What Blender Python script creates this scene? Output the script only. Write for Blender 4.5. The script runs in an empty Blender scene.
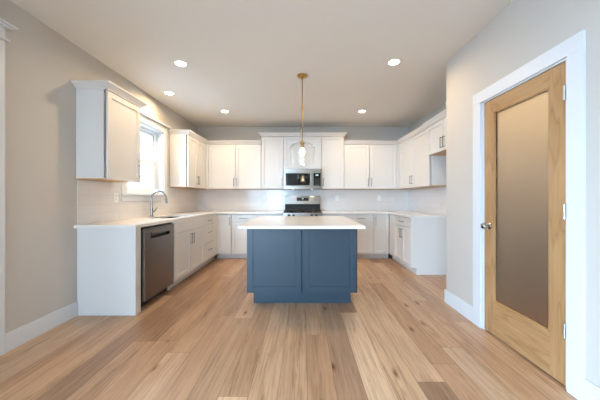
import bpy, bmesh, math
from mathutils import Vector, Matrix

C = bpy.context.scene.collection
SC = bpy.context.scene
PI = math.pi

# ------------------------------------------------------------------ camera
EYE = 1.185
cam_d = bpy.data.cameras.new('camera')
cam = bpy.data.objects.new('camera', cam_d)
C.objects.link(cam)
cam.location = (0, 0, EYE)
cam.rotation_euler = (PI / 2, 0, 0)
cam_d.sensor_width = 36
cam_d.lens = 257.6 / 600 * 36
cam_d.shift_x = -3.1 / 600
cam_d.shift_y = -1.7 / 600
cam_d.clip_start = 0.02
SC.camera = cam

# ------------------------------------------------------------------ room dimensions (metres, camera above the origin, looking +Y)
XL, XK, XP = -2.29, 2.28, 1.632       # left wall, kitchen right wall, pantry wall
YB, YR = 5.571, -4.0                  # back wall, rear wall behind the camera
H = 2.73
YE, YRE = 2.607, 3.99                 # ends of the left and right cabinet runs
FL, FR, FB = -1.675, 1.693, 5.015      # carcass fronts of the base runs
UL, UR, UB = -1.99, 1.965, 5.255       # carcass fronts of the wall cabinets
U0, U1, U2 = 1.375, 2.282, 2.445         # bottoms and tops of the wall cabinets

# ------------------------------------------------------------------ world, exposure
SC.view_settings.view_transform = 'Standard'
SC.view_settings.look = 'None'
SC.view_settings.gamma = 1
SC.view_settings.use_curve_mapping = False
SC.view_settings.exposure = 0.46
SKY, LAMP, TASK, BULB, PANTRY = 27.0, 8.4, 2.5, 1.6, 24.0
world = bpy.data.worlds.new('sky')
SC.world = world
world.use_nodes = True
bg = world.node_tree.nodes['Background']
bg.inputs[0].default_value = (0.50, 0.74, 1.0, 1)
bg.inputs[1].default_value = SKY
SC.cycles.max_bounces = 12
SC.cycles.diffuse_bounces = 6
SC.cycles.transparent_max_bounces = 12
SC.cycles.sample_clamp_indirect = 6
SC.cycles.caustics_reflective = False
SC.cycles.caustics_refractive = True


def portal(name, loc, rot, sx, sy):
    d = bpy.data.lights.new(name, 'AREA')
    d.shape = 'RECTANGLE'
    d.size, d.size_y = sx, sy
    d.cycles.is_portal = True
    o = bpy.data.objects.new(name, d)
    o.location, o.rotation_euler = loc, rot
    C.objects.link(o)


# daylight openings: sink window, wide glazed doors behind the camera
portal('sky_portal', (XL - 0.10, 3.775, 1.75), (0, -PI / 2, 0), 1.0, 0.88)
portal('sky_portal', (XL - 0.10, -1.95, 1.09), (0, -PI / 2, 0), 2.12, 3.3)
portal('sky_portal', (-1.55, YR - 0.05, 1.45), (PI / 2, 0, 0), 1.1, 1.9)


def lamp_light(name, kind, loc, power, col, parent=None, size=0.1, rot=(0, 0, 0), spread=None, cone=None):
    d = bpy.data.lights.new(name, kind)
    d.energy = power
    d.color = col
    if kind == 'AREA':
        d.shape = 'DISK'
        d.size = size
        if spread:
            d.spread = spread
    else:
        d.shadow_soft_size = size
        if cone:
            d.spot_size = cone
            d.spot_blend = 0.6
    o = bpy.data.objects.new(name, d)
    o.location, o.rotation_euler = loc, rot
    C.objects.link(o)
    if parent:
        o.parent = parent
    return o


WARM = (1.0, 0.74, 0.45)

# ------------------------------------------------------------------ materials


def srgb(r, g, b):
    def f(c):
        c /= 255
        return c / 12.92 if c <= 0.04045 else ((c + 0.055) / 1.055) ** 2.4
    return (f(r), f(g), f(b), 1)


class NT:
    def __init__(self, name):
        self.m = bpy.data.materials.new(name)
        self.m.use_nodes = True
        self.t = self.m.node_tree
        self.p = self.t.nodes['Principled BSDF']
        self.out = self.t.nodes['Material Output']

    def n(self, typ, **kw):
        nd = self.t.nodes.new(typ)
        for k, v in kw.items():
            setattr(nd, k, v)
        return nd

    def link(self, a, b):
        self.t.links.new(a, b)

    def setp(self, **kw):
        for k, v in kw.items():
            self.p.inputs[k.replace('_', ' ')].default_value = v

    def math(self, op, a, b=None, c=None):
        nd = self.n('ShaderNodeMath', operation=op)
        for i, v in enumerate((a, b, c)):
            if v is None:
                continue
            if isinstance(v, (int, float)):
                nd.inputs[i].default_value = v
            else:
                self.link(v, nd.inputs[i])
        return nd.outputs[0]

    def ramp(self, fac, stops, interp='LINEAR'):
        nd = self.n('ShaderNodeValToRGB')
        nd.color_ramp.interpolation = interp
        el = nd.color_ramp.elements
        while len(el) < len(stops):
            el.new(0.5)
        for e, (p, c) in zip(el, stops):
            e.position = p
            e.color = c
        self.link(fac, nd.inputs[0])
        return nd.outputs[0]

    def noise(self, vec, scale, detail=4, rough=0.5, dims='3D', w=None):
        nd = self.n('ShaderNodeTexNoise', noise_dimensions=dims)
        nd.inputs['Scale'].default_value = scale
        nd.inputs['Detail'].default_value = detail
        nd.inputs['Roughness'].default_value = rough
        if vec is not None:
            self.link(vec, nd.inputs['Vector'])
        if w is not None:
            self.link(w, nd.inputs['W'])
        return nd.outputs[0]

    def mix(self, fac, a, b, blend='MIX'):
        nd = self.n('ShaderNodeMix', data_type='RGBA', blend_type=blend)
        for s, v in ((nd.inputs[0], fac), (nd.inputs[6], a), (nd.inputs[7], b)):
            if isinstance(v, (int, float, tuple)):
                s.default_value = v
            else:
                self.link(v, s)
        return nd.outputs[2]

    def bump(self, h, strength, dist=0.002):
        nd = self.n('ShaderNodeBump')
        nd.inputs['Strength'].default_value = strength
        nd.inputs['Distance'].default_value = dist
        self.link(h, nd.inputs['Height'])
        self.link(nd.outputs[0], self.p.inputs['Normal'])

    def mapped(self, scale, coord='Object', loc=(0, 0, 0)):
        tc = self.n('ShaderNodeTexCoord')
        mp = self.n('ShaderNodeMapping')
        mp.inputs['Scale'].default_value = scale
        mp.inputs['Location'].default_value = loc
        self.link(tc.outputs[coord], mp.inputs[0])
        return mp.outputs[0]


def paint(name, col, rough=0.5, bump=0.05, scale=220):
    m = NT(name)
    v = m.mapped((1, 1, 1))
    nz = m.noise(v, scale, 2)
    c = m.mix(0.03, col, m.ramp(m.noise(v, 1.5, 3), [(0.3, (0.5, 0.5, 0.5, 1)), (0.7, (1, 1, 1, 1))]), 'MULTIPLY')
    m.link(c, m.p.inputs['Base Color'])
    m.setp(Roughness=rough)
    m.bump(nz, bump, 0.001)
    return m.m


M_wall = paint('greige wall paint', srgb(193, 187, 179), 0.85, 0.12, 160)
M_ceil = paint('ceiling paint', srgb(222, 218, 211), 0.9, 0.15, 90)
M_trim = paint('white trim paint', srgb(212, 214, 217), 0.4, 0.02)
M_cab = paint('white cabinet paint', srgb(218, 216, 213), 0.38, 0.02)
M_blue = paint('slate blue cabinet paint', srgb(44, 62, 75), 0.4, 0.02)
M_vinyl = paint('white vinyl', srgb(235, 238, 240), 0.35, 0.01)
M_plate = paint('white plastic', srgb(235, 235, 232), 0.3, 0.01)


def plain(name, col, rough=0.4, metal=0.0, **kw):
    m = NT(name)
    v = m.mapped((1, 1, 1))
    r = m.math('MULTIPLY_ADD', m.noise(v, 40, 2), 0.06, rough - 0.03)
    m.link(r, m.p.inputs['Roughness'])
    m.setp(Base_Color=col, Metallic=metal, **kw)
    return m.m


def brushed(name, col, rough, axis):
    m = NT(name)
    sc = [260, 260, 260]
    sc[axis] = 3
    v = m.mapped(tuple(sc))
    nz = m.noise(v, 1.0, 3, 0.6)
    m.link(m.math('MULTIPLY_ADD', nz, 0.14, rough - 0.07), m.p.inputs['Roughness'])
    m.setp(Base_Color=col, Metallic=1.0, Anisotropic=0.6, Anisotropic_Rotation=0.25)
    m.bump(nz, 0.06, 0.0006)
    return m.m


M_steel = brushed('brushed stainless steel', srgb(158, 155, 151), 0.30, 0)
M_dwsteel = brushed('dark brushed stainless steel', srgb(134, 124, 117), 0.36, 0)
M_nickel = plain('brushed nickel', srgb(132, 128, 122), 0.3, 1.0)
M_chrome = plain('polished nickel', srgb(140, 142, 142), 0.2, 1.0)
M_hinge = plain('satin nickel hinge', srgb(200, 200, 198), 0.35, 1.0)
M_knob = plain('bright nickel', srgb(200, 198, 194), 0.12, 1.0)
M_brass = plain('satin brass', srgb(186, 150, 88), 0.28, 1.0)
M_sink = plain('dark composite', srgb(52, 49, 46), 0.5)
M_black = plain('black enamel', srgb(20, 20, 21), 0.3)
M_iron = plain('cast iron', srgb(28, 28, 28), 0.6)
M_blackglass = plain('black glass', srgb(12, 13, 14), 0.06)
M_dark = plain('dark toe space', srgb(25, 23, 22), 0.7)
M_grey = plain('grey keypad print', srgb(120, 122, 124), 0.5)


def emitter(name, col, s):
    m = NT(name)
    m.setp(Base_Color=col, Emission_Color=col, Emission_Strength=s)
    return m.m


M_lens = emitter('lit lamp lens', (1, 0.9, 0.74, 1), 14)
M_task = emitter('cooktop lamp lens', (1, 0.9, 0.74, 1), 3)
M_bulb = emitter('lit bulb', (1, 0.80, 0.5, 1), 12)
M_clock = emitter('clock digits', srgb(190, 225, 235), 0.35)


def clear_glass(name, tint=(1, 1, 1, 1), refl=0.8):
    m = NT(name)
    tr = m.n('ShaderNodeBsdfTransparent')
    tr.inputs[0].default_value = tint
    gl = m.n('ShaderNodeBsdfGlossy')
    gl.inputs['Roughness'].default_value = 0.02
    fr = m.n('ShaderNodeLayerWeight')
    fr.inputs[0].default_value = 0.5
    fac = m.math('MULTIPLY_ADD', m.math('POWER', fr.outputs[1], 4.0), 0.75, 0.035)
    mx = m.n('ShaderNodeMixShader')
    m.link(m.math('MULTIPLY', fac, refl), mx.inputs[0])
    m.link(tr.outputs[0], mx.inputs[1])
    m.link(gl.outputs[0], mx.inputs[2])
    m.link(mx.outputs[0], m.out.inputs[0])
    return m.m


M_pane = clear_glass('window glass', (0.97, 0.99, 0.99, 1), 0.7)
M_shade = clear_glass('clear blown glass', (0.995, 0.995, 0.99, 1), 0.8)


def frosted():
    m = NT('frosted glass')
    v = m.mapped((1, 1, 1))
    m.setp(Base_Color=srgb(240, 238, 235), Transmission_Weight=1.0, IOR=1.45, Roughness=0.36)
    m.bump(m.noise(v, 320, 2), 0.1, 0.0006)
    return m.m


M_frost = frosted()


def quartz():
    m = NT('white quartz')
    v = m.mapped((1, 1, 1))
    spk = m.ramp(m.noise(v, 240, 2), [(0.36, srgb(222, 218, 213)), (0.46, srgb(234, 231, 227))])
    cl = m.ramp(m.noise(v, 3.5, 5), [(0.35, (0.985, 0.982, 0.98, 1)), (0.65, (1, 1, 1, 1))])
    m.link(m.mix(1.0, spk, cl, 'MULTIPLY'), m.p.inputs['Base Color'])
    m.setp(Roughness=0.16)
    return m.m


M_quartz = quartz()


def tile(name, u):
    m = NT(name)
    g = m.n('ShaderNodeNewGeometry')
    s = m.n('ShaderNodeSeparateXYZ')
    m.link(g.outputs['Position'], s.inputs[0])
    cb = m.n('ShaderNodeCombineXYZ')
    m.link(s.outputs[u], cb.inputs[0])
    m.link(m.math('SUBTRACT', s.outputs[2], 0.915), cb.inputs[1])
    br = m.n('ShaderNodeTexBrick')
    br.inputs['Scale'].default_value = 1
    br.inputs['Brick Width'].default_value = 0.305
    br.inputs['Row Height'].default_value = 0.1015
    br.inputs['Mortar Size'].default_value = 0.0016
    br.inputs['Mortar Smooth'].default_value = 0.3
    br.inputs['Color1'].default_value = srgb(222, 219, 216)
    br.inputs['Color2'].default_value = srgb(217, 213, 210)
    br.inputs['Mortar'].default_value = srgb(202, 198, 194)
    m.link(cb.outputs[0], br.inputs['Vector'])
    m.link(br.outputs['Color'], m.p.inputs['Base Color'])
    m.setp(Roughness=0.16)
    wav = m.noise(cb.outputs[0], 14, 2)
    h = m.math('SUBTRACT', m.math('MULTIPLY', wav, 0.5), br.outputs['Fac'])
    m.bump(h, 0.16, 0.002)
    return m.m


M_tile_x = tile('glazed subway tile', 0)
M_tile_y = tile('glazed subway tile side', 1)


def oak_floor():
    m = NT('oak plank floor')
    g = m.n('ShaderNodeNewGeometry')
    s = m.n('ShaderNodeSeparateXYZ')
    m.link(g.outputs['Position'], s.inputs[0])
    x, y = s.outputs[0], s.outputs[1]
    W, L = 0.178, 1.75
    u = m.math('DIVIDE', m.math('ADD', x, 41.27), W)
    ix = m.math('FLOOR', u)
    wn = m.n('ShaderNodeTexWhiteNoise', noise_dimensions='1D')
    m.link(ix, wn.inputs['W'])
    v = m.math('DIVIDE', m.math('ADD', m.math('ADD', y, 30.0), m.math('MULTIPLY', wn.outputs[0], L * 3.7)), L)
    iy = m.math('FLOOR', v)
    fu, fv = m.math('FRACT', u), m.math('FRACT', v)
    cid = m.n('ShaderNodeCombineXYZ')
    m.link(ix, cid.inputs[0])
    m.link(iy, cid.inputs[1])
    wn2 = m.n('ShaderNodeTexWhiteNoise', noise_dimensions='2D')
    m.link(cid.outputs[0], wn2.inputs['Vector'])
    base = m.ramp(wn2.outputs[0], [
        (0.00, srgb(148, 117, 92)), (0.10, srgb(167, 131, 102)), (0.22, srgb(198, 163, 129)),
        (0.38, srgb(179, 140, 108)), (0.54, srgb(206, 173, 140)), (0.70, srgb(181, 139, 107)), (0.84, srgb(212, 182, 151)),
        (1.00, srgb(159, 122, 94))])
    # grain along the plank, shifted per plank
    off = m.n('ShaderNodeVectorMath', operation='MULTIPLY')
    m.link(wn2.outputs[1], off.inputs[0])
    off.inputs[1].default_value = (40, 40, 40)
    add = m.n('ShaderNodeVectorMath', operation='ADD')
    m.link(g.outputs['Position'], add.inputs[0])
    m.link(off.outputs[0], add.inputs[1])

    def st(sx, sy):
        mp = m.n('ShaderNodeMapping')
        mp.inputs['Scale'].default_value = (sx, sy, 1)
        m.link(add.outputs[0], mp.inputs[0])
        return mp.outputs[0]
    fine = m.noise(st(75, 2.6), 1, 5, 0.6)
    broad = m.noise(st(11, 0.9), 1, 4, 0.55)
    # cathedral figure: rings of a warped distance
    warp = m.noise(st(7, 0.7), 1, 3, 0.5)
    rings = m.math('FRACT', m.math('MULTIPLY', warp, 9.0))
    ringc = m.ramp(rings, [(0.0, (0.80, 0.77, 0.74, 1)), (0.25, (1, 1, 1, 1)), (1.0, (0.97, 0.96, 0.95, 1))])
    c = m.mix(0.5, base, ringc, 'MULTIPLY')
    c = m.mix(0.95, c, m.ramp(fine, [(0.32, (0.70, 0.66, 0.62, 1)), (0.58, (1, 1, 1, 1))]), 'MULTIPLY')
    c = m.mix(0.8, c, m.ramp(broad, [(0.28, (0.80, 0.76, 0.73, 1)), (0.62, (1.06, 1.05, 1.04, 1))]), 'MULTIPLY')
    # mineral streaks and veins running along the plank
    ve = m.math('ABSOLUTE', m.math('SUBTRACT', m.noise(st(16, 0.8), 1, 4, 0.6), 0.5))
    gate = m.math('GREATER_THAN', m.noise(st(4, 0.6), 1, 2), 0.53)
    vm = m.math('MAXIMUM', ve, m.math('MULTIPLY', m.math('SUBTRACT', 1.0, gate), 0.1))
    c = m.mix(0.8, c, m.ramp(vm, [(0.0, (0.66, 0.58, 0.52, 1)), (0.035, (1, 1, 1, 1))]), 'MULTIPLY')
    # knots
    vo = m.n('ShaderNodeTexVoronoi', feature='F1', voronoi_dimensions='2D')
    vo.inputs['Scale'].default_value = 1.0
    m.link(st(5.0, 1.7), vo.inputs['Vector'])
    ks = m.n('ShaderNodeSeparateColor')
    m.link(vo.outputs['Color'], ks.inputs[0])
    keep = m.math('MULTIPLY', m.math('GREATER_THAN', ks.outputs[0], 0.2), 1.0)   # most cells carry no knot
    kd = m.math('ADD', m.math('ADD', vo.outputs['Distance'], keep), m.math('MULTIPLY', m.noise(st(30, 12), 1, 3), 0.07))
    c = m.mix(1.0, c, m.ramp(kd, [(0.045, srgb(120, 92, 70)), (0.075, srgb(190, 168, 148)), (0.16, (1, 1, 1, 1))]), 'MULTIPLY')
    # seams
    eu = m.math('MULTIPLY', m.math('MINIMUM', fu, m.math('SUBTRACT', 1.0, fu)), W)
    ev = m.math('MULTIPLY', m.math('MINIMUM', fv, m.math('SUBTRACT', 1.0, fv)), L)
    seam = m.math('MINIMUM', eu, ev)
    sm = m.ramp(m.math('MULTIPLY', seam, 100), [(0.08, (0.42, 0.36, 0.31, 1)), (0.26, (1, 1, 1, 1))])
    c = m.mix(0.9, c, sm, 'MULTIPLY')
    m.link(c, m.p.inputs['Base Color'])
    m.link(m.math('MULTIPLY_ADD', fine, 0.16, 0.28), m.p.inputs['Roughness'])
    hb = m.math('ADD', m.math('MULTIPLY', fine, 0.25), m.math('MINIMUM', m.math('MULTIPLY', seam, 350), 1.0))
    m.bump(hb, 0.18, 0.0012)
    return m.m


M_floor = oak_floor()


def wood(name, axis, c0, c1, c2):
    m = NT(name)
    sc = [38, 38, 38]
    sc[axis] = 2.2
    v = m.mapped(tuple(sc), 'Object', (3.1, 1.7, 0.4))
    sc2 = [6, 6, 6]
    sc2[axis] = 0.7
    v2 = m.mapped(tuple(sc2))
    fine = m.noise(v, 1, 5, 0.6)
    rings = m.math('FRACT', m.math('MULTIPLY', m.noise(v2, 1, 3), 8))
    c = m.ramp(rings, [(0, c0), (0.35, c1), (1, c2)])
    c = m.mix(0.6, c, m.ramp(fine, [(0.3, (0.74, 0.7, 0.66, 1)), (0.6, (1, 1, 1, 1))]), 'MULTIPLY')
    m.link(c, m.p.inputs['Base Color'])
    m.setp(Roughness=0.38)
    m.bump(fine, 0.1, 0.001)
    return m.m


WO = (srgb(156, 117, 76), srgb(180, 141, 98), srgb(170, 130, 87))
M_oak_v = wood('knotty alder vertical', 2, *WO)
M_oak_h = wood('knotty alder horizontal', 1, *WO)
M_ply = wood('raw plywood', 0, srgb(196, 150, 92), srgb(214, 172, 112), srgb(204, 160, 100))

# ------------------------------------------------------------------ mesh helpers


class MB:
    def __init__(self):
        self.bm = bmesh.new()

    def box(self, x0, x1, y0, y1, z0, z1):
        vs = [self.bm.verts.new(p) for p in ((x0, y0, z0), (x1, y0, z0), (x1, y1, z0), (x0, y1, z0),
                                             (x0, y0, z1), (x1, y0, z1), (x1, y1, z1), (x0, y1, z1))]
        for f in ((0, 3, 2, 1), (4, 5, 6, 7), (0, 1, 5, 4), (1, 2, 6, 5), (2, 3, 7, 6), (3, 0, 4, 7)):
            self.bm.faces.new([vs[i] for i in f])
        return self

    def loft(self, rings, cap=True, closed=True):
        vr = [[self.bm.verts.new(p) for p in r] for r in rings]
        n = len(vr[0])
        for a, b in zip(vr, vr[1:]):
            for i in range(n if closed else n - 1):
                j = (i + 1) % n
                self.bm.faces.new((a[i], a[j], b[j], b[i]))
        if cap:
            self.bm.faces.new(list(reversed(vr[0])))
            self.bm.faces.new(vr[-1])
        return self

    def lathe(self, prof, centre=(0, 0, 0), axis='Z', seg=32, cap=True):
        rings = []
        for r, h in prof:
            ring = []
            for k in range(seg):
                a = 2 * PI * k / seg
                p = (r * math.cos(a), r * math.sin(a), h)
                if axis == 'X':
                    p = (p[2], p[0], p[1])
                elif axis == 'Y':
                    p = (p[1], p[2], p[0])
                ring.append(tuple(p[i] + centre[i] for i in range(3)))
            rings.append(ring)
        return self.loft(rings, cap)

    def tube(self, pts, r, seg=10):
        pts = [Vector(p) for p in pts]
        rad = r if isinstance(r, (list, tuple)) else [r] * len(pts)
        up = None
        rings = []
        for i, p in enumerate(pts):
            t = (pts[min(i + 1, len(pts) - 1)] - pts[max(i - 1, 0)]).normalized()
            if up is None:
                up = Vector((0, 0, 1)) if abs(t.z) < 0.9 else Vector((0, 1, 0))
            a = t.cross(up).normalized()
            b = a.cross(t).normalized()
            up = b
            rings.append([tuple(p + rad[i] * (math.cos(2 * PI * k / seg) * a + math.sin(2 * PI * k / seg) * b)) for k in range(seg)])
        return self.loft(rings)

    def build(self, name, mat, parent=None, bevel=0.0, smooth=False, loc=None):
        me = bpy.data.meshes.new(name)
        bmesh.ops.recalc_face_normals(self.bm, faces=self.bm.faces)
        self.bm.to_mesh(me)
        self.bm.free()
        if smooth:
            for p in me.polygons:
                p.use_smooth = True
            me.set_sharp_from_angle(angle=math.radians(40))
        me.materials.append(mat)
        o = bpy.data.objects.new(name, me)
        C.objects.link(o)
        if parent:
            o.parent = parent
        if loc:
            o.location = loc
        if bevel:
            b = o.modifiers.new('bevel', 'BEVEL')
            b.width = bevel
            b.segments = 2
            b.limit_method = 'ANGLE'
            b.angle_limit = math.radians(40)
        return o


def bx(x0, x1, y0, y1, z0, z1):
    return MB().box(x0, x1, y0, y1, z0, z1)


def tag(o, label, cat, group=None):
    o['label'] = label
    o['category'] = cat
    if group:
        o['group'] = group
    return o


def thing(name, label, cat, loc, rotz=0, group=None):
    o = bpy.data.objects.new(name, None)
    o.empty_display_size = 0.1
    C.objects.link(o)
    o.location = loc
    o.rotation_euler = (0, 0, rotz)
    return tag(o, label, cat, group)


def struct(o):
    o['kind'] = 'structure'
    return o


# ------------------------------------------------------------------ room shell
T = 0.16
struct(bx(-2.6, 3.2, YR - 0.2, YB + T, -0.1, 0).build('floor', M_floor))
struct(bx(-2.6, 3.2, YR - 0.2, YB + T, H, H + 0.1).build('ceiling', M_ceil))

PY0, PY1, PZ1 = 0.0, 1.875, 2.385            # cased opening
WY0, WY1, WZ0, WZ1 = 3.335, 4.215, 1.245, 2.26  # sink window opening
w = MB()
w.box(XL - T, XL, YR, -3.6, 0, H).box(XL - T, XL, -3.6, -0.3, 0, 0.03).box(XL - T, XL, -3.6, -0.3, 2.15, H).box(XL - T, XL, -0.3, PY0, 0, H)
w.box(XL - T, XL, -2.0, -1.9, 0.03, 2.15).box(XL - T, XL, PY0, PY1, PZ1, H).box(XL - T, XL, PY1, WY0, 0, H)
w.box(XL - T, XL, WY0, WY1, 0, WZ0).box(XL - T, XL, WY0, WY1, WZ1, H).box(XL - T, XL, WY1, YB, 0, H)
struct(w.build('wall_left', M_wall))
struct(bx(XL - T, XK + T, YB, YB + T, 0, H).build('wall_back', M_wall))
DY0, DY1, DZ1 = 1.585, 2.345, 2.06              # pantry door opening
PT = 0.12
w = MB()
w.box(XP, XP + PT, YR, DY0, 0, H).box(XP, XP + PT, DY0, DY1, DZ1, H).box(XP, XP + PT, DY1, 2.934, 0, H)
w.box(XP + PT, XK + 0.5, 2.814, 2.934, 0, H)    # pantry end wall towards the fridge space
struct(w.build('wall_pantry', M_wall))
struct(bx(XK, XK + T, 2.934, YB, 0, H).build('wall_right', M_wall))
w = MB()
w.box(2.75, 2.87, 0.9, 2.814, 0, H).box(XP + PT, 2.75, 0.9, 1.0, 0, H)
struct(w.build('wall_pantry_inside', M_wall))
w = MB()
w.box(XL - T, -2.1, YR - T, YR, 0, H).box(-1.0, XP + PT, YR - T, YR, 0, H)
w.box(-2.1, -1.0, YR - T, YR, 0, 0.5).box(-2.1, -1.0, YR - T, YR, 2.4, H)
struct(w.build('wall_rear', M_wall))

# baseboards
BH, BT = 0.145, 0.016
struct(bx(XL, XL + BT, 1.966, YE - 0.001, 0, BH).build('baseboard_left', M_trim, bevel=0.003))
w = MB()
w.box(XP - BT, XP, 2.452, 2.934 + BT, 0, BH).box(XP, 2.27, 2.934, 2.934 + BT, 0, BH)
struct(w.build('baseboard_pantry', M_trim, bevel=0.003))
struct(bx(XP - BT, XP, YR, 1.485, 0, BH).build('baseboard_right', M_trim, bevel=0.003))

# outside: ground and house added to limit sky light, plus a low outbuilding
M_ground = paint('neutral ground', srgb(170, 170, 172), 0.95, 0.3, 30)
M_siding = paint('pale house siding', srgb(172, 172, 170), 0.8, 0.1, 30)
M_fascia = paint('brown fascia board', srgb(122, 112, 102), 0.7, 0.1, 30)
struct(bx(-30, 20, -30, 30, -0.6, -0.5).build('ground', M_ground))  # slab added to cut sky light from below, grey for neutral bounce
nb = thing('sky_block_house', 'pale house added beyond the sink window to block sky light', 'house', (-7.6, 9.0, -0.5))  # house added to block part of the sky at the sink window
MB().loft([[(x, -7.0, 0), (x, 7.0, 0), (x, 7.0, 4.2), (x, 0, 6.4), (x, -7.0, 4.2)] for x in (-5, 0)]).build('wall', M_siding, nb)
MB().loft([[(x, -7.4, 4.08), (x, 0, 6.41), (x, 7.4, 4.08), (x, 7.4, 4.22), (x, 0, 6.56), (x, -7.4, 4.22)] for x in (-5.3, 0.3)]).build('roof', M_fascia, nb)
ob = thing('outbuilding', 'low pale outbuilding with a sloping roof edge, glimpsed through the lower sash', 'shed', (-6.0, 9.1, -0.5))
MB().loft([[(x, -1.2, 0), (x, 1.5, 0), (x, 1.5, 1.55), (x, -1.2, 3.05)] for x in (-1.4, 0)]).build('wall', M_siding, ob)
MB().loft([[(x, -1.3, 3.11), (x, 1.6, 1.50), (x, 1.6, 1.61), (x, -1.3, 3.22)] for x in (-1.5, 0.1)]).build('roof', M_fascia, ob)

struct(bx(XL - T - 0.55, XL - T, 2.2, YB + 0.6, H + 0.02, H + 0.14).build('trim_10', M_trim))   # unseen eave, added to block high sky above the sink window

# cased opening beside the camera with its stepped header
w = MB()
w.box(XL, XL + 0.018, PY1, PY1 + 0.09, 0, PZ1)
w.box(XL, XL + 0.018, PY0 - 0.09, PY0, 0, PZ1)
struct(w.build('trim_1', M_trim, bevel=0.002))
w = MB()
w.box(XL, XL + 0.036, PY0 - 0.11, PY1 + 0.112, PZ1, PZ1 + 0.016)
w.box(XL, XL + 0.020, PY0 - 0.09, PY1 + 0.09, PZ1 + 0.016, PZ1 + 0.100)
w.box(XL, XL + 0.044, PY0 - 0.115, PY1 + 0.122, PZ1 + 0.100, PZ1 + 0.113)
w.box(XL, XL + 0.064, PY0 - 0.135, PY1 + 0.142, PZ1 + 0.113, PZ1 + 0.130)
struct(w.build('trim_2', M_trim, bevel=0.003))
# unseen hall box, added to keep daylight out of the cased opening
w = MB()
w.box(XL - T - 1.5, XL - T, PY0 - 0.2, PY0 - 0.1, 0, H).box(XL - T - 1.5, XL - T, PY1 + 0.4, PY1 + 0.5, 0, H)
w.box(XL - T - 1.6, XL - T - 1.5, PY0 - 0.2, PY1 + 0.5, 0, H)
struct(w.build('wall_light_block', M_wall))
struct(bx(XL - T - 1.5, XL - T - 0.15, PY0 - 0.1, PY1 + 0.4, -0.1, 0).build('floor_light_block', M_floor))
struct(bx(XL - T - 1.5, XL - T - 0.15, PY0 - 0.1, PY1 + 0.4, H, H + 0.1).build('ceiling_light_block', M_ceil))

# ------------------------------------------------------------------ sink window
w = MB()
w.box(XL, XL + 0.018, WY0 - 0.10, WY0, WZ0, WZ1)
w.box(XL, XL + 0.018, WY1, WY1 + 0.10, WZ0, WZ1)
w.box(XL, XL + 0.018, WY0 - 0.10, WY1 + 0.10, WZ0 - 0.10, WZ0 - 0.02)
w.box(XL, XL + 0.030, WY0 - 0.105, WY1 + 0.105, WZ0 - 0.02, WZ0)
w.box(XL, XL + 0.020, WY0 - 0.10, WY1 + 0.10, WZ1, WZ1 + 0.105)
w.box(XL, XL + 0.050, WY0 - 0.13, WY1 + 0.155, WZ1 + 0.105, WZ1 + 0.130)
struct(w.build('trim_3', M_trim, bevel=0.002))
w = MB()   # painted jamb liner inside the wall
w.box(XL - 0.10, XL, WY0, WY0 + 0.012, WZ0, WZ1).box(XL - 0.10, XL, WY1 - 0.012, WY1, WZ0, WZ1)
w.box(XL - 0.10, XL, WY0 + 0.012, WY1 - 0.012, WZ0, WZ0 + 0.012).box(XL - 0.10, XL, WY0 + 0.012, WY1 - 0.012, WZ1 - 0.012, WZ1)
struct(w.build('trim_4', M_trim))
w = MB()
xa, xb = XL - 0.155, XL - 0.10
f = 0.045
w.box(xa, xb, WY0, WY0 + f, WZ0, WZ1).box(xa, xb, WY1 - f, WY1, WZ0, WZ1)
w.box(xa, xb, WY0 + f, WY1 - f, WZ0, WZ0 + f).box(xa, xb, WY0 + f, WY1 - f, WZ1 - f, WZ1)
win = struct(w.build('window_1', M_vinyl, bevel=0.002))
zm = 1.75
for nm, za, zb, x0, x1, s in (('upper_sash', zm - 0.02, WZ1 - f, xa + 0.003, xa + 0.027, 0.04), ('lower_sash', WZ0 + f, zm + 0.02, xa + 0.028, xb - 0.003, 0.05)):
    w = MB()
    a, b = WY0 + f, WY1 - f
    w.box(x0, x1, a, a + s, za, zb).box(x0, x1, b - s, b, za, zb).box(x0, x1, a + s, b - s, za, za + s).box(x0, x1, a + s, b - s, zb - s, zb)
    so = w.build(nm, M_vinyl, win, bevel=0.002)
    xm = (x0 + x1) / 2
    bx(xm - 0.003, xm + 0.003, a + s, b - s, za + s, zb - s).build('pane', M_pane, so)

# ------------------------------------------------------------------ pantry door with its casing
w = MB()
cx0, cx1 = XP - 0.018, XP
w.box(cx0, cx1, DY1 + 0.005, DY1 + 0.107, 0, DZ1 - 0.005).box(cx0, cx1, DY0 - 0.100, DY0 - 0.005, 0, DZ1 - 0.005)
w.box(cx0, cx1, DY0 - 0.100, DY1 + 0.107, DZ1 - 0.005, DZ1 + 0.098)
struct(w.build('trim_5', M_trim, bevel=0.002))
w = MB()
w.box(XP - 0.001, XP + PT, DY0, DY0 + 0.016, 0, DZ1 - 0.016).box(XP - 0.001, XP + PT, DY1 - 0.016, DY1, 0, DZ1 - 0.016)
w.box(XP - 0.001, XP + PT, DY0, DY1, DZ1 - 0.016, DZ1)
w.box(XP + 0.05, XP + 0.062, DY0 + 0.016, DY0 + 0.028, 0, DZ1 - 0.016).box(XP + 0.05, XP + 0.062, DY1 - 0.028, DY1 - 0.016, 0, DZ1 - 0.016)
struct(w.build('trim_6', M_trim, bevel=0.001))
dx0, dx1 = XP + 0.006, XP + 0.044
a, b = DY0 + 0.019, DY1 - 0.019
zd0, zd1 = 0.012, DZ1 - 0.019
st = 0.110
gz0, gz1 = 0.30, 1.925
door = struct(bx(dx0, dx1, b - st, b, zd0, zd1).build('door_1', M_oak_v, bevel=0.002))
bx(dx0, dx1, a, a + st, zd0, zd1).build('stile', M_oak_v, door, bevel=0.002)
bx(dx0, dx1, a + st, b - st, gz1, zd1).build('top_rail', M_oak_h, door, bevel=0.002)
bx(dx0, dx1, a + st, b - st, zd0, gz0).build('bottom_rail', M_oak_h, door, bevel=0.002)
bd = MB()
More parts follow.
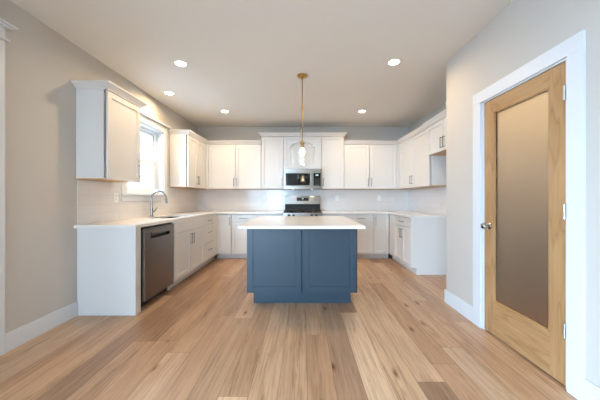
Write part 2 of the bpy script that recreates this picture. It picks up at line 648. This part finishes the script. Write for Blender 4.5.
for xx0, xx1 in ((dx0 + 0.004, dx0 + 0.013), (dx1 - 0.013, dx1 - 0.004)):
    bd.box(xx0, xx1, a + st, a + st + 0.011, gz0, gz1).box(xx0, xx1, b - st - 0.011, b - st, gz0, gz1)
    bd.box(xx0, xx1, a + st + 0.011, b - st - 0.011, gz0, gz0 + 0.011).box(xx0, xx1, a + st + 0.011, b - st - 0.011, gz1 - 0.011, gz1)
bd.build('glazing_bead', M_oak_v, door, bevel=0.001)
gp = bx(dx0 + 0.016, dx0 + 0.021, a + st, b - st, gz0, gz1).build('glass_panel', M_frost, door)
gp['label'] = 'tall frosted glass panel'
kp = [(0.0001, 0), (0.031, 0), (0.031, 0.006), (0.024, 0.010), (0.0125, 0.013), (0.0115, 0.030), (0.020, 0.036),
      (0.0275, 0.046), (0.0275, 0.054), (0.021, 0.064), (0.0001, 0.067)]
for sgn, x in ((-1, dx0), (1, dx1)):
    k = MB().lathe([(r, sgn * h) for r, h in kp], (x, b - 0.060, 0.94), 'X', 28).build('door_knob', M_knob, door, smooth=True)
    k['label'] = 'polished nickel round knob on its rose'
for z in (0.36, 1.10, 1.84):
    hg = MB()
    for q in range(3):
        hg.lathe([(0.0065, q * 0.031 - 0.045), (0.0065, q * 0.031 - 0.0155)], (XP - 0.006, a - 0.002, z), 'Z', 14)
    hg.box(XP - 0.004, XP + 0.006, a - 0.003, a + 0.012, z - 0.045, z + 0.045)
    hg.build('hinge', M_hinge, door)

# pantry lamp behind the frosted glass
pl = thing('pantry_ceiling_lamp', 'warm ceiling lamp of the pantry glowing through the frosted door glass', 'ceiling lamp', (2.2, 1.95, H - 0.001))
MB().lathe([(0.0001, 0), (0.11, 0), (0.11, -0.022), (0.0001, -0.022)], seg=32).build('base', M_trim, pl, smooth=True)
MB().lathe([(0.10, -0.0225), (0.095, -0.05), (0.07, -0.075), (0.0001, -0.085)], seg=32).build('lamp_shade', M_lens, pl, smooth=True)
lamp_light('pantry_light', 'POINT', (0, 0, -0.16), PANTRY, (1.0, 0.76, 0.45), pl, 0.06)

# ------------------------------------------------------------------ backsplash tile
e = 0.008
w = MB()
w.box(XL, XL + e, YE + 0.005, WY0 - 0.105, 0.9155, U0 - 0.001)
w.box(XL, XL + e, WY0 - 0.105, WY1 + 0.105, 0.9155, WZ0 - 0.102)
w.box(XL, XL + e, WY1 + 0.105, YB, 0.9155, U0 - 0.001)
struct(w.build('trim_7', M_tile_y))
struct(bx(XL + e, XK - e, YB - e, YB, 0.9155, U0 - 0.001).build('trim_8', M_tile_x))
struct(bx(XK - e, XK, YRE - 0.02, YB, 0.9155, U0 - 0.001).build('trim_9', M_tile_y))

# ------------------------------------------------------------------ cabinets
G = 0.0045                                      # half of the gap between fronts
SB = 0.020                                     # shadow gap between fronts and box
FT = 0.020                                     # thickness of a front


def shaker(name, x0, x1, z0, z1, parent, mat, rail=0.057, slab=False, panel=0.012):
    x0, x1, z0, z1 = x0 + G, x1 - G, z0 + G, z1 - G
    w = MB()
    y0, y1 = -FT, -0.0005
    if slab:
        w.box(x0, x1, y0, y1, z0, z1)
    else:
        w.box(x0, x0 + rail, y0, y1, z0, z1).box(x1 - rail, x1, y0, y1, z0, z1)
        w.box(x0 + rail, x1 - rail, y0, y1, z0, z0 + rail).box(x0 + rail, x1 - rail, y0, y1, z1 - rail, z1)
        w.box(x0 + rail, x1 - rail, y0 + panel, y1, z0 + rail, z1 - rail)
    return w.build(name, mat, parent, bevel=0.0012)


def pull(x, z, parent, vertical, L=0.155):
    w = MB()
    y0 = -FT
    h = L / 2
    s = 0.0048
    for q in (-h + 0.012, h - 0.012):
        if vertical:
            w.box(x - s, x + s, y0 - 0.026, y0 + 0.0005, z + q - s, z + q + s)
        else:
            w.box(x + q - s, x + q + s, y0 - 0.026, y0 + 0.0005, z - s, z + s)
    if vertical:
        w.box(x - s, x + s, y0 - 0.034, y0 - 0.026, z - h, z + h)
    else:
        w.box(x - h, x + h, y0 - 0.034, y0 - 0.026, z - s, z + s)
    o = w.build('handle', M_nickel, parent, bevel=0.0015)
    o['label'] = 'brushed nickel bar pull'
    return o


BASE_TOP = 0.884
TOE = 0.105


def base_cabinet(label, loc, rotz, width, cells, depth=0.555, ext=(0, 0), group=None, kick=(0, 0), hollow=False):
    """origin at the middle of the front on the floor, front towards local -Y; cells = (kind, x0, x1, z0, z1, handle)"""
    t = thing('base_cabinet', label, 'cabinet', loc, rotz, group)
    h = width / 2 - 0.0005
    if hollow:
        w = bx(-h, h, 0, depth, TOE, TOE + 0.018).box(-h, -h + 0.018, 0, depth, TOE + 0.018, BASE_TOP).box(h - 0.018, h, 0, depth, TOE + 0.018, BASE_TOP)
        w.box(-h + 0.018, h - 0.018, 0, 0.018, TOE + 0.018, BASE_TOP).box(-h + 0.018, h - 0.018, depth - 0.012, depth, TOE + 0.018, BASE_TOP)
    else:
        w = bx(-h - ext[0], h + ext[1], SB, depth, TOE, BASE_TOP)
    for c in cells:
        if c[0] == 'filler':
            w.box(c[1], c[2], -FT, SB, c[3], c[4])
    w.build('carcass', M_cab, t, bevel=0.001)
    bx(-h - kick[0], h + kick[1], 0.065, 0.08, 0.0005, TOE - 0.0005).build('toe_kick', M_cab, t)
    for c in cells:
        kind, x0, x1, z0, z1, hd = c
        if kind == 'filler':
            continue
        nm = 'drawer' if kind in ('drawer', 'false') else 'door'
        if kind == 'false':
            nm = 'drawer_front'
        fr = shaker(nm, x0, x1, z0, z1, t, M_cab, slab=(kind != 'door'))
        if hd == 'm':
            pull((x0 + x1) / 2, (z0 + z1) / 2 + (0.0 if z1 - z0 < 0.2 else 0.03), fr, False)
        elif hd == 'l':
            pull(x0 + 0.032, z1 - 0.125, fr, True)
        elif hd == 'r':
            pull(x1 - 0.032, z1 - 0.125, fr, True)
    return t


def crown(parent, x0, x1, yb, z, left, right, hgt=0.065, mat=None):
    prof = [(-0.0, 0.0), (0.005, 0.0), (0.005, 0.008), (0.012, 0.015), (0.042, 0.044), (0.052, 0.049), (0.056, 0.053), (0.056, hgt)]
    rings = []
    for o, q in prof:
        xa = x0 - o * left
        xb = x1 + o * right
        yf = -FT - o
        rings.append([(xa, yf, z + q), (xb, yf, z + q), (xb, yb, z + q), (xa, yb, z + q)])
    return MB().loft(rings).build('crown_moulding', mat or M_cab, parent)


def wall_cabinet(label, loc, rotz, width, z0, z1, doors, depth=0.298, ext=(0, 0), left=0, right=0, fillers=(), group=None, name='wall_cabinet', crown_h=0.065):
    t = thing(name, label, 'cabinet', loc, rotz, group)
    h = width / 2 - 0.0005
    w = bx(-h - ext[0], h + ext[1], SB, depth, z0 + 0.012, z1)
    for x0, x1 in fillers:
        w.box(x0, x1, -FT, SB, z0 + 0.002, z1)
    w.build('carcass', M_cab, t, bevel=0.001)
    bx(-h - ext[0], h + ext[1], -0.001, depth, z0 + 0.004, z0 + 0.012).build('bottom_panel', M_ply, t)['label'] = 'bare wood underside'
    for x0, x1, hd in doors:
        d = shaker('door', x0, x1, z0, z1 - 0.004, t, M_cab)
        zc = z0 + 0.142 if z1 - z0 > 0.5 else z0 + 0.115
        if hd == 'l':
            pull(x0 + 0.032, zc, d, True)
        elif hd == 'r':
            pull(x1 - 0.032, zc, d, True)
    crown(t, -h, h, depth, z1, left, right, crown_h)
    return t


DZ = 0.722                                     # joint between a top drawer and the doors below
ZT = 0.871
# left run (local x = world y): end panel, dishwasher, sink base, drawer base
ep = thing('end_panel', 'plain white panel closing the cabinet run beside the dishwasher', 'cabinet panel', (-1.98, YE, 0))
bx(-0.308, 0.265, 0, 0.02, 0.0005, BASE_TOP).build('side_panel', M_cab, ep, bevel=0.001)
bx(0.2655, 0.285, 0, 0.085, 0.0005, BASE_TOP).build('stile', M_cab, ep, bevel=0.001)
bx(-0.308, 0.285, -0.004, -0.0003, 0.0005, 0.012).build('shoe_strip', M_trim, ep)

y0, y1 = 3.318, 4.315
wd = y1 - y0
base_cabinet('white sink base cabinet with two tall handled doors, under the faucet', (FL, (y0 + y1) / 2, 0), PI / 2, wd,
             [('false', -wd / 2, wd / 2, DZ, ZT, ''), ('door', -wd / 2, 0, TOE, DZ, 'r'), ('door', 0, wd / 2, TOE, DZ, 'l')], hollow=True)
y0, y1 = 4.315, 4.99
wd = y1 - y0
h = wd / 2
xe = -h + 0.455
base_cabinet('white cabinet with three stacked drawers between sink base and corner', (FL, (y0 + y1) / 2, 0), PI / 2, wd,
             [('drawer', -h, xe, DZ, ZT, 'm'), ('drawer', -h, xe, 0.41, DZ, 'm'), ('drawer', -h, xe, TOE, 0.41, 'm'),
              ('filler', xe + 0.003, h, TOE + 0.002, ZT, '')], kick=(0, 0.085))

# back run
def span(x0, x1):
    return (x0 + x1) / 2, x1 - x0


c, wd = span(-1.695, -1.392)
base_cabinet('narrow full-height door cabinet in the inside corner by the drawer stack', (c, FB, 0), 0, wd,
             [('door', -wd / 2 + 0.012, wd / 2, TOE, ZT, 'r')], ext=(0.57, 0), depth=0.545, kick=(0.0, 0))
c, wd = span(-1.392, -0.905)
base_cabinet('white base cabinet with drawer over door, beside the narrow corner door near the sink', (c, FB, 0), 0, wd,
             [('drawer', -wd / 2, wd / 2, DZ, ZT, 'm'), ('door', -wd / 2, wd / 2, TOE, DZ, 'r')], depth=0.545)
c, wd = span(-0.905, -0.394)
base_cabinet('white base cabinet behind the island, on the sink side of the range', (c, FB, 0), 0, wd,
             [('drawer', -wd / 2, wd / 2, DZ, ZT, ''), ('door', -wd / 2, wd / 2, TOE, DZ, 'r')], depth=0.545)
c, wd = span(0.374, 0.864)
base_cabinet('white base cabinet behind the island, on the pantry side of the range', (c, FB, 0), 0, wd,
             [('drawer', -wd / 2, wd / 2, DZ, ZT, ''), ('door', -wd / 2, wd / 2, TOE, DZ, 'l')], depth=0.545)
c, wd = span(0.864, 1.372)
base_cabinet('white base cabinet with drawer over door, on pantry side past the island edge', (c, FB, 0), 0, wd,
             [('drawer', -wd / 2, wd / 2, DZ, ZT, 'm'), ('door', -wd / 2, wd / 2, TOE, DZ, 'l')], depth=0.545)
c, wd = span(1.372, 1.675)
base_cabinet('narrow full-height door cabinet in the inside corner on the pantry side', (c, FB, 0), 0, wd,
             [('door', -wd / 2, wd / 2 - 0.012, TOE, ZT, 'l')], ext=(0, 0.57), depth=0.545)

# right run (local x = -world y)
y0, y1 = YRE + 0.019, 4.99
wd = y1 - y0
h = wd / 2
xs = -h + 0.275
base_cabinet('white base cabinet with drawer over two doors, at the open end by the pantry', (FR, (y0 + y1) / 2, 0), -PI / 2, wd,
             [('drawer', xs, h, DZ, ZT, 'm'), ('door', xs, (xs + h) / 2, TOE, DZ, 'r'), ('door', (xs + h) / 2, h, TOE, DZ, 'l'),
              ('filler', -h, xs - 0.003, TOE + 0.002, ZT, '')], kick=(0.085, 0))
ep = thing('end_panel', 'plain white panel with toe notch facing the fridge space', 'cabinet panel', (1.96, YRE, 0))
bx(-0.287, 0.312, 0, 0.018, TOE, BASE_TOP).build('side_panel', M_cab, ep, bevel=0.001)
bx(-0.198, 0.312, 0, 0.018, 0.0005, TOE - 0.0004).build('foot_panel', M_cab, ep)

# wall cabinets
wd = 0.532
wall_cabinet('single-door wall cabinet standing alone above the dishwasher, before the window', (UL, YE - 0.012 + wd / 2, 0), PI / 2, wd, U0, U1,
             [(-wd / 2, wd / 2, 'r')], left=1, right=1)
y0, y1 = 4.42, UB - FT - 0.001
wd = y1 - y0
h = wd / 2
wall_cabinet('two-door wall cabinet past the window, running into the corner', (UL, (y0 + y1) / 2, 0), PI / 2, wd, U0, U1,
             [(-h, -h + 0.385, 'r'), (-h + 0.385, -h + 0.77, 'l')], left=1, right=-1, fillers=((-h + 0.773, h),))
c, wd = span(UL + FT + 0.001, -0.852)
h = wd / 2
wall_cabinet('two-door wall cabinet on the back wall, in the corner nearest the window', (c, UB, 0), 0, wd, U0, U1,
             [(-h + 0.045, -1.375 - c, 'r'), (-1.375 - c, h, 'l')], ext=(0.315, 0), left=-1, right=0, fillers=((-h, -h + 0.042),))
c, wd = span(-0.852, -0.397)
wall_cabinet('taller single-door wall cabinet on the window side of the microwave', (c, UB, 0), 0, wd, U0, U2,
             [(-wd / 2, wd / 2, 'r')], left=1, right=0, crown_h=0.068)
c, wd = span(-0.397, 0.377)
wall_cabinet('two-door wall cabinet directly above the microwave', (c, UB, 0), 0, wd, 1.778, U2,
             [(-wd / 2, 0, 'r'), (0, wd / 2, 'l')], crown_h=0.068)
c, wd = span(0.377, 0.832)
wall_cabinet('taller single-door wall cabinet on the pantry side of the microwave', (c, UB, 0), 0, wd, U0, U2,
             [(-wd / 2, wd / 2, 'l')], left=0, right=1, crown_h=0.068)
c, wd = span(0.832, UR - FT - 0.001)
h = wd / 2
wall_cabinet('two-door wall cabinet on the back wall, in the corner nearest the pantry', (c, UB, 0), 0, wd, U0, U1,
             [(-h, 1.352 - c, 'r'), (1.352 - c, h - 0.045, 'l')], ext=(0, 0.30), left=0, right=-1, fillers=((h - 0.042, h),))
y0, y1 = 3.972, UB - FT - 0.001
wd = y1 - y0
h = wd / 2
xm = (y0 + y1) / 2 - 4.60
wall_cabinet('two-door wall cabinet on the pantry-side wall, running into the corner', (UR, (y0 + y1) / 2, 0), -PI / 2, wd, U0, U1,
             [(-h + 0.05, xm, 'r'), (xm, h, 'l')], depth=0.312, left=-1, right=0, fillers=((-h, -h + 0.047),))
y0, y1 = 3.06, 3.971
wd = y1 - y0
wall_cabinet('short two-door cabinet hung over the empty fridge space', (UR - 0.03, (y0 + y1) / 2, 0), -PI / 2, wd, 1.84, U1,
             [(-wd / 2, 0, 'r'), (0, wd / 2, 'l')], depth=0.342, left=1, right=1)

# ------------------------------------------------------------------ counters
CT0, CT1 = 0.885, 0.915
SX0, SX1, SY0, SY1 = -2.15, -1.78, 3.46, 4.20   # sink cut-out
cx = -1.668
w = MB()
w.box(XL + 0.001, cx, YE - 0.036, SY0, CT0, CT1).box(XL + 0.001, SX0, SY0, SY1, CT0, CT1).box(SX1, cx, SY0, SY1, CT0, CT1)
w.box(XL + 0.001, cx, SY1, 4.975, CT0, CT1).box(XL + 0.001, -0.392, 4.975, YB - 0.001, CT0, CT1)
bmesh.ops.remove_doubles(w.bm, verts=w.bm.verts, dist=0.0001)
tag(w.build('countertop', M_quartz), 'white L-shaped quartz countertop holding the sink, from dishwasher end to range', 'countertop')
w = MB()
w.box(0.372, XK - 0.001, 4.975, YB - 0.001, CT0, CT1).box(1.648, XK - 0.001, YRE - 0.012, 4.975, CT0, CT1)
tag(w.build('countertop', M_quartz), 'white L-shaped quartz countertop from range to the fridge space, nothing set in it', 'countertop')

# sink
sk = thing('kitchen_sink', 'dark undermount sink bowl below the window faucet', 'sink', ((SX0 + SX1) / 2, (SY0 + SY1) / 2, CT0 - 0.001))
hx, hy = (SX1 - SX0) / 2 + 0.004, (SY1 - SY0) / 2 + 0.004
w = MB()
rings = []
for ox, z in ((0.012, -0.001), (0.0, -0.001), (-0.004, -0.10), (-0.012, -0.185), (-0.05, -0.20), (-0.14, -0.203)):
    rings.append([(-hx - ox, -hy - ox, z), (hx + ox, -hy - ox, z), (hx + ox, hy + ox, z), (-hx - ox, hy + ox, z)])
w.loft(rings, cap=False)
bmesh.ops.contextual_create(w.bm, geom=[v for v in w.bm.verts][-4:])
bw = w.build('bowl', M_sink, sk)
sd = bw.modifiers.new('thick', 'SOLIDIFY')
sd.thickness = 0.0015
MB().lathe([(0.0001, -0.2035), (0.045, -0.2025), (0.045, -0.199), (0.028, -0.199), (0.022, -0.2025), (0.0001, -0.2025)], seg=24).build('drain', M_chrome, sk, smooth=True)

# faucet
fc = thing('kitchen_faucet', 'tall polished gooseneck faucet with side lever behind the sink', 'faucet', (-2.215, 3.77, CT1))
MB().lathe([(0.0001, 0), (0.029, 0), (0.029, 0.006), (0.022, 0.012), (0.019, 0.03), (0.018, 0.12), (0.0165, 0.135), (0.0001, 0.135)], seg=24).build('base', M_chrome, fc, smooth=True)
pts = [(0, 0, 0.13), (0, 0, 0.20), (0, 0, 0.27)]
for k in range(1, 13):
    an = PI - PI * k / 12
    pts.append((0.105 + 0.105 * math.cos(an), 0, 0.27 + 0.105 * math.sin(an)))
MB().tube(pts, 0.0115, 14).build('spout', M_chrome, fc, smooth=True)
MB().tube([(0.21, 0, 0.272), (0.211, 0, 0.25), (0.213, 0, 0.22), (0.214, 0, 0.195)], [0.0125, 0.0155, 0.0175, 0.0165], 16).build('spray_head', M_chrome, fc, smooth=True)
MB().tube([(0.015, 0, 0.075), (0.036, 0, 0.08), (0.042, -0.002, 0.083), (0.085, -0.006, 0.135)], [0.012, 0.011, 0.007, 0.005], 12).build('lever', M_chrome, fc, smooth=True)

# ------------------------------------------------------------------ dishwasher
dw = thing('dishwasher', 'dark stainless dishwasher at the near end of the sink counter', 'dishwasher', (-1.70, 3.006, 0), PI / 2)
hw = 0.2985
bx(-hw, hw, 0.02, 0.56, 0.105, 0.875).build('tub', M_dark, dw)
bx(-hw, hw, 0.06, 0.09, 0.003, 0.104).build('toe_panel', M_black, dw)
w = MB()   # door with a pocket near its top
dt = -0.040
w.box(-hw, hw, dt, 0.0195, 0.100, 0.745)
w.box(-hw, hw, dt, 0.0195, 0.812, 0.858)
w.box(-hw, -0.20, dt, 0.0195, 0.745, 0.812).box(0.20, hw, dt, 0.0195, 0.745, 0.812)
dd = w.build('door', M_dwsteel, dw)
bx(-0.20, 0.20, 0.006, 0.0195, 0.745, 0.812).build('handle_pocket', M_black, dd)
MB().box(-0.185, 0.185, dt - 0.008, dt + 0.008, 0.785, 0.812).build('handle', M_dwsteel, dd, bevel=0.003)
bx(-hw, hw, -0.015, 0.0195, 0.859, 0.876).build('top_strip', M_black, dw)  # black strip across the gap above the door

# ------------------------------------------------------------------ range
rg = thing('gas_range', 'stainless gas range with black cooktop behind the island', 'stove', (-0.010, 4.985, 0))
hw = 0.378
bx(-hw, hw, 0.0, 0.56, 0.09, 0.895).build('body', M_steel, rg, bevel=0.002)
for sx in (-1, 1):
    for yy in (0.05, 0.5):
        MB().lathe([(0.018, 0.001), (0.018, 0.09)], (sx * 0.33, yy, 0), seg=12).build('foot', M_black, rg)
od = bx(-hw, hw, -0.03, -0.0005, 0.29, 0.80).build('oven_door', M_steel, rg, bevel=0.004)
bx(-0.29, 0.29, -0.032, -0.0302, 0.36, 0.66).build('oven_window', M_blackglass, od)
MB().tube([(-0.34, -0.075, 0.755), (0.34, -0.075, 0.755)], 0.011, 12).box(-0.32, -0.30, -0.072, -0.03, 0.746, 0.764).box(0.30, 0.32, -0.072, -0.03, 0.746, 0.764).build('oven_handle', M_steel, od, smooth=True)
bx(-hw, hw, -0.028, -0.0005, 0.095, 0.285).build('drawer', M_steel, rg, bevel=0.003)
w = MB()
w.loft([[(x, -0.045, 0.815), (x, -0.0005, 0.805), (x, -0.0005, 0.909), (x, -0.038, 0.905)] for x in (-hw, hw)])
cp = w.build('control_panel', M_steel, rg, bevel=0.002)
for x in (-0.262, -0.172, 0.172, 0.262):
    MB().lathe([(0.026, 0), (0.026, -0.008), (0.021, -0.012), (0.0185, -0.036), (0.016, -0.040), (0.0001, -0.040)], (x, -0.042, 0.858), 'Y', 20).build('knob', M_black, cp, smooth=True)
ck = bx(-hw, hw, 0.0, 0.50, 0.8955, 0.912).build('cooktop', M_black, rg, bevel=0.003)
for bxx in (-0.235, 0.0, 0.235):
    for by in ((0.12, 0.37) if bxx else (0.245,)):
        MB().lathe([(0.0001, 0.9122), (0.05, 0.9122), (0.05, 0.922), (0.036, 0.924), (0.036, 0.931), (0.0001, 0.931)], (bxx, by, 0), seg=20).build('burner', M_iron, ck, smooth=True)
for gx in (-0.25, 0.0, 0.25):
    w = MB()
    a, b = gx - 0.118, gx + 0.118
    zt0, zt1 = 0.935, 0.949
    for x in (a, b - 0.012):
        w.box(x, x + 0.012, 0.03, 0.47, zt0, zt1)
    for y in (0.03, 0.138, 0.245, 0.352, 0.458):
        w.box(a, b, y, y + 0.012, zt0, zt1)
    w.box(gx - 0.006, gx + 0.006, 0.03, 0.47, zt0, zt1)
    for x in (a, b - 0.012):
        for y in (0.03, 0.458):
            w.box(x, x + 0.012, y, y + 0.012, 0.9122, zt0)
    w.build('grate', M_iron, rg, bevel=0.002)
w = MB()
w.loft([[(x, 0.505, 0.90), (x, 0.56, 0.90), (x, 0.56, 1.062), (x, 0.505, 1.062)] for x in (-hw + 0.004, hw - 0.004)])
w.build('riser', M_iron, rg)
w = MB()
w.loft([[(x, 0.475, 1.063), (x, 0.56, 1.063), (x, 0.56, 1.235), (x, 0.515, 1.240), (x, 0.500, 1.232)] for x in (-hw + 0.004, hw - 0.004)])
bk = w.build('backguard', M_steel, rg, bevel=0.003)
m4 = Matrix.Rotation(math.atan2(0.025, 0.169), 4, 'X')
def onslope(o, x, z):
    o.location = (x, 0.475 + (z - 1.063) * 0.025 / 0.169 - 0.0005, z)
    o.rotation_euler = (-math.atan2(0.025, 0.169), 0, 0)
    return o
dsp = onslope(bx(-0.125, 0.125, -0.002, 0.001, -0.035, 0.035).build('display', M_blackglass, bk), 0, 1.165)
w = MB()     # clock digits of the display: 2 over small bars
for i, x in enumerate((-0.016, -0.004, 0.010)):
    w.box(x, x + 0.008, -0.0026, -0.0021, 0.002, 0.017)
w.build('clock_digits', M_clock, dsp)
for x in (-0.105, -0.085, -0.065, 0.055, 0.075, 0.095):
    for z in (-0.02, 0.008):
        bx(x, x + 0.011, -0.0026, -0.0021, z, z + 0.005).build('button', M_grey, dsp)

# ------------------------------------------------------------------ microwave
mw = thing('microwave', 'stainless over-range microwave hung under the cabinet above the stove', 'microwave', (-0.010, 5.175, 1.373))
hw, mh = 0.3785, 0.402
bx(-hw, hw, 0.0, 0.388, 0, mh).build('body', M_steel, mw, bevel=0.002)
md = bx(-hw, 0.215, -0.022, -0.0005, 0.052, mh - 0.078).build('door', M_steel, mw, bevel=0.003)
bx(-hw + 0.038, 0.148, -0.0245, -0.0222, 0.066, mh - 0.090).build('door_window', M_blackglass, md, bevel=0.001)
w = MB().box(0.166, 0.196, -0.058, -0.044, 0.062, mh - 0.092).box(0.172, 0.190, -0.045, -0.022, 0.07, 0.09).box(0.172, 0.190, -0.045, -0.022, mh - 0.122, mh - 0.102)
w.build('handle', M_steel, md, bevel=0.003)
bx(-hw, hw, -0.022, -0.0005, mh - 0.077, mh).build('vent_panel', M_steel, mw, bevel=0.003)
bx(-hw, hw, -0.022, -0.0005, 0, 0.051).build('lower_trim', M_steel, mw, bevel=0.003)
kp_ = bx(0.216, hw, -0.022, -0.0005, 0.052, mh - 0.078).build('control_panel', M_steel, mw, bevel=0.002)
kb = bx(0.222, hw - 0.020, -0.0245, -0.0222, 0.064, mh - 0.088).build('keypad', M_blackglass, kp_)
for i in range(5):
    for j in range(3):
        bx(0.245 + j * 0.034, 0.262 + j * 0.034, -0.0251, -0.0246, 0.085 + i * 0.028, 0.090 + i * 0.028).build('button', M_grey, kb)
bx(0.262, 0.315, -0.0251, -0.0246, 0.266, 0.284).build('clock_digits', M_clock, kb)
for x in (-0.20, 0.19):
    MB().lathe([(0.0001, -0.0005), (0.022, -0.0005), (0.022, -0.004), (0.0001, -0.005)], (x, 0.20, 0), seg=20).build('cooktop_light', M_task, mw)
    lamp_light('cooktop_lamp', 'SPOT', (x, 0.20, -0.012), TASK, (1, 0.80, 0.55), mw, 0.02, cone=2.4)

# ------------------------------------------------------------------ island
isl = thing('kitchen_island', 'slate blue panelled island cabinet in the middle of the kitchen', 'kitchen island', (-0.011, 2.86, 0))
hw = 0.613
IT = 0.138
bx(-hw, hw, 0.0, 0.985, IT, BASE_TOP).build('body', M_blue, isl, bevel=0.0015)
bx(-hw + 0.064, hw - 0.064, 0.055, 0.91, 0.0005, IT - 0.0005).build('toe_kick', M_blue, isl, bevel=0.001)
shaker('front_panel', -hw, -0.0045, IT, BASE_TOP - 0.002, isl, M_blue, rail=0.066, panel=0.008)
shaker('front_panel', 0.0045, hw - 0.016, IT, BASE_TOP - 0.002, isl, M_blue, rail=0.066, panel=0.008)
ic = bx(-0.630, 0.622, -0.345, 1.055, CT0, CT1).build('island_countertop', M_quartz, None, bevel=0.003, loc=(-0.011, 2.86, 0))
tag(ic, 'white quartz slab top overhanging the blue island', 'countertop')

# ------------------------------------------------------------------ pendant
pd = thing('pendant_lamp', 'brass rod pendant with clear glass bell shade above the island', 'pendant lamp', (-0.010, 3.24, H))
MB().lathe([(0.0001, -0.0005), (0.064, -0.0005), (0.064, -0.012), (0.056, -0.020), (0.012, -0.026), (0.0001, -0.026)], seg=36).build('canopy', M_brass, pd, smooth=True)
MB().tube([(0, 0, -0.024), (0, 0, -0.40), (0, 0, -0.822)], 0.0065, 14).lathe([(0.0001, -0.40), (0.009, -0.40), (0.009, -0.43), (0.0001, -0.43)], seg=14).build('rod', M_brass, pd, smooth=True)
MB().lathe([(0.0001, -0.815), (0.015, -0.82), (0.019, -0.845), (0.032, -0.850), (0.032, -0.860), (0.020, -0.865), (0.020, -0.912), (0.0001, -0.915)], seg=28).build('socket', M_brass, pd, smooth=True)
sh = MB()
# bell profile, neck on top, open below; a thin wall with both faces
pf = [(0.026, -0.697), (0.0285, -0.715), (0.028, -0.76), (0.029, -0.805), (0.040, -0.835), (0.090, -0.858), (0.132, -0.874),
      (0.156, -0.900), (0.163, -0.930), (0.160, -0.975), (0.152, -1.030), (0.145, -1.080), (0.141, -1.112)]
inner = [(r - 0.003, z) for r, z in reversed(pf)]
rings = []
for r, z in pf + inner + [pf[0]]:
    rings.append([(r * math.cos(2 * PI * k / 48), r * math.sin(2 * PI * k / 48), z) for k in range(48)])
sh.loft(rings, cap=False)
bmesh.ops.remove_doubles(sh.bm, verts=sh.bm.verts, dist=1e-5)
sh.build('lamp_shade', M_shade, pd, smooth=True)['label'] = 'clear glass bell shade'
MB().lathe([(0.0001, -0.913), (0.012, -0.915), (0.016, -0.93), (0.028, -0.962), (0.028, -0.980), (0.020, -1.002), (0.0001, -1.01)], seg=24).build('bulb', M_bulb, pd, smooth=True)
lamp_light('pendant_light', 'POINT', (0, 0, -1.04), BULB, WARM, pd, 0.03)

# ------------------------------------------------------------------ recessed downlights
spots = [(-1.400, 2.950, 'lit recessed ceiling light nearest the lone wall cabinet'),
         (-1.967, 3.780, 'lit recessed ceiling light close to the wall over the sink window'),
         (-1.390, 4.575, 'lit recessed ceiling light before the cabinets in the window corner'),
         (1.030, 2.920, 'lit recessed ceiling light between pendant and pantry wall'),
         (1.045, 4.570, 'lit recessed ceiling light before the back cabinets on the pantry side')]
proto = None
for x, y, lab in spots:
    if proto is None:
        t = thing('recessed_downlight', lab, 'ceiling light', (x, y, H), 0, 'recessed lights in the kitchen ceiling')
        MB().lathe([(0.057, -0.0003), (0.078, -0.0003), (0.076, -0.004), (0.062, -0.006), (0.057, -0.004)], seg=36, cap=False).build('trim_ring', M_trim, t, smooth=True)
        MB().lathe([(0.0001, -0.0006), (0.061, -0.0006), (0.061, -0.0035), (0.0001, -0.0045)], seg=36).build('lens', M_lens, t, smooth=True)
        proto = t
    else:
        t = proto.copy()
        C.objects.link(t)
        t.location = (x, y, H)
        t['label'] = lab
        for ch in [q for q in proto.children if q.type == 'MESH']:
            c2 = ch.copy()
            C.objects.link(c2)
            c2.parent = t
    lamp_light('downlight_lamp', 'AREA', (0, 0, -0.010), LAMP, WARM, t, 0.12, spread=math.radians(165))

# ------------------------------------------------------------------ outlets on the tile


def outlet(loc, rotz, label, switch=False):
    t = thing('wall_switch' if switch else 'wall_outlet', label, 'switch' if switch else 'outlet', loc, rotz)
    bx(-0.036, 0.036, -0.005, -0.0003, -0.058, 0.058).build('cover_plate', M_plate, t, bevel=0.002)
    if switch:
        bx(-0.016, 0.016, -0.009, -0.0052, -0.033, 0.033).build('rocker', M_plate, t, bevel=0.0015)
    else:
        for s in (-1, 1):
            o = bx(-0.016, 0.016, -0.0075, -0.0052, s * 0.021 - 0.014, s * 0.021 + 0.014).build('socket', M_plate, t, bevel=0.001)
            bx(-0.008, -0.005, -0.0078, -0.0076, s * 0.021 - 0.003, s * 0.021 + 0.008).box(0.005, 0.008, -0.0078, -0.0076, s * 0.021 - 0.003, s * 0.021 + 0.008).build('slot', M_dark, o)
    return t


ZO = 1.19
outlet((-0.85, YB - e, ZO), 0, 'white outlet plate on back tile, on the window side of the range')
outlet((0.735, YB - e, ZO), 0, 'white outlet plate on back tile, close to the range on the pantry side')
outlet((1.64, YB - e, ZO), 0, 'white outlet plate on back tile, near the pantry-side corner')
outlet((XL + e, 3.14, ZO), PI / 2, 'white outlet plate on tile under the lone wall cabinet, beside the window')
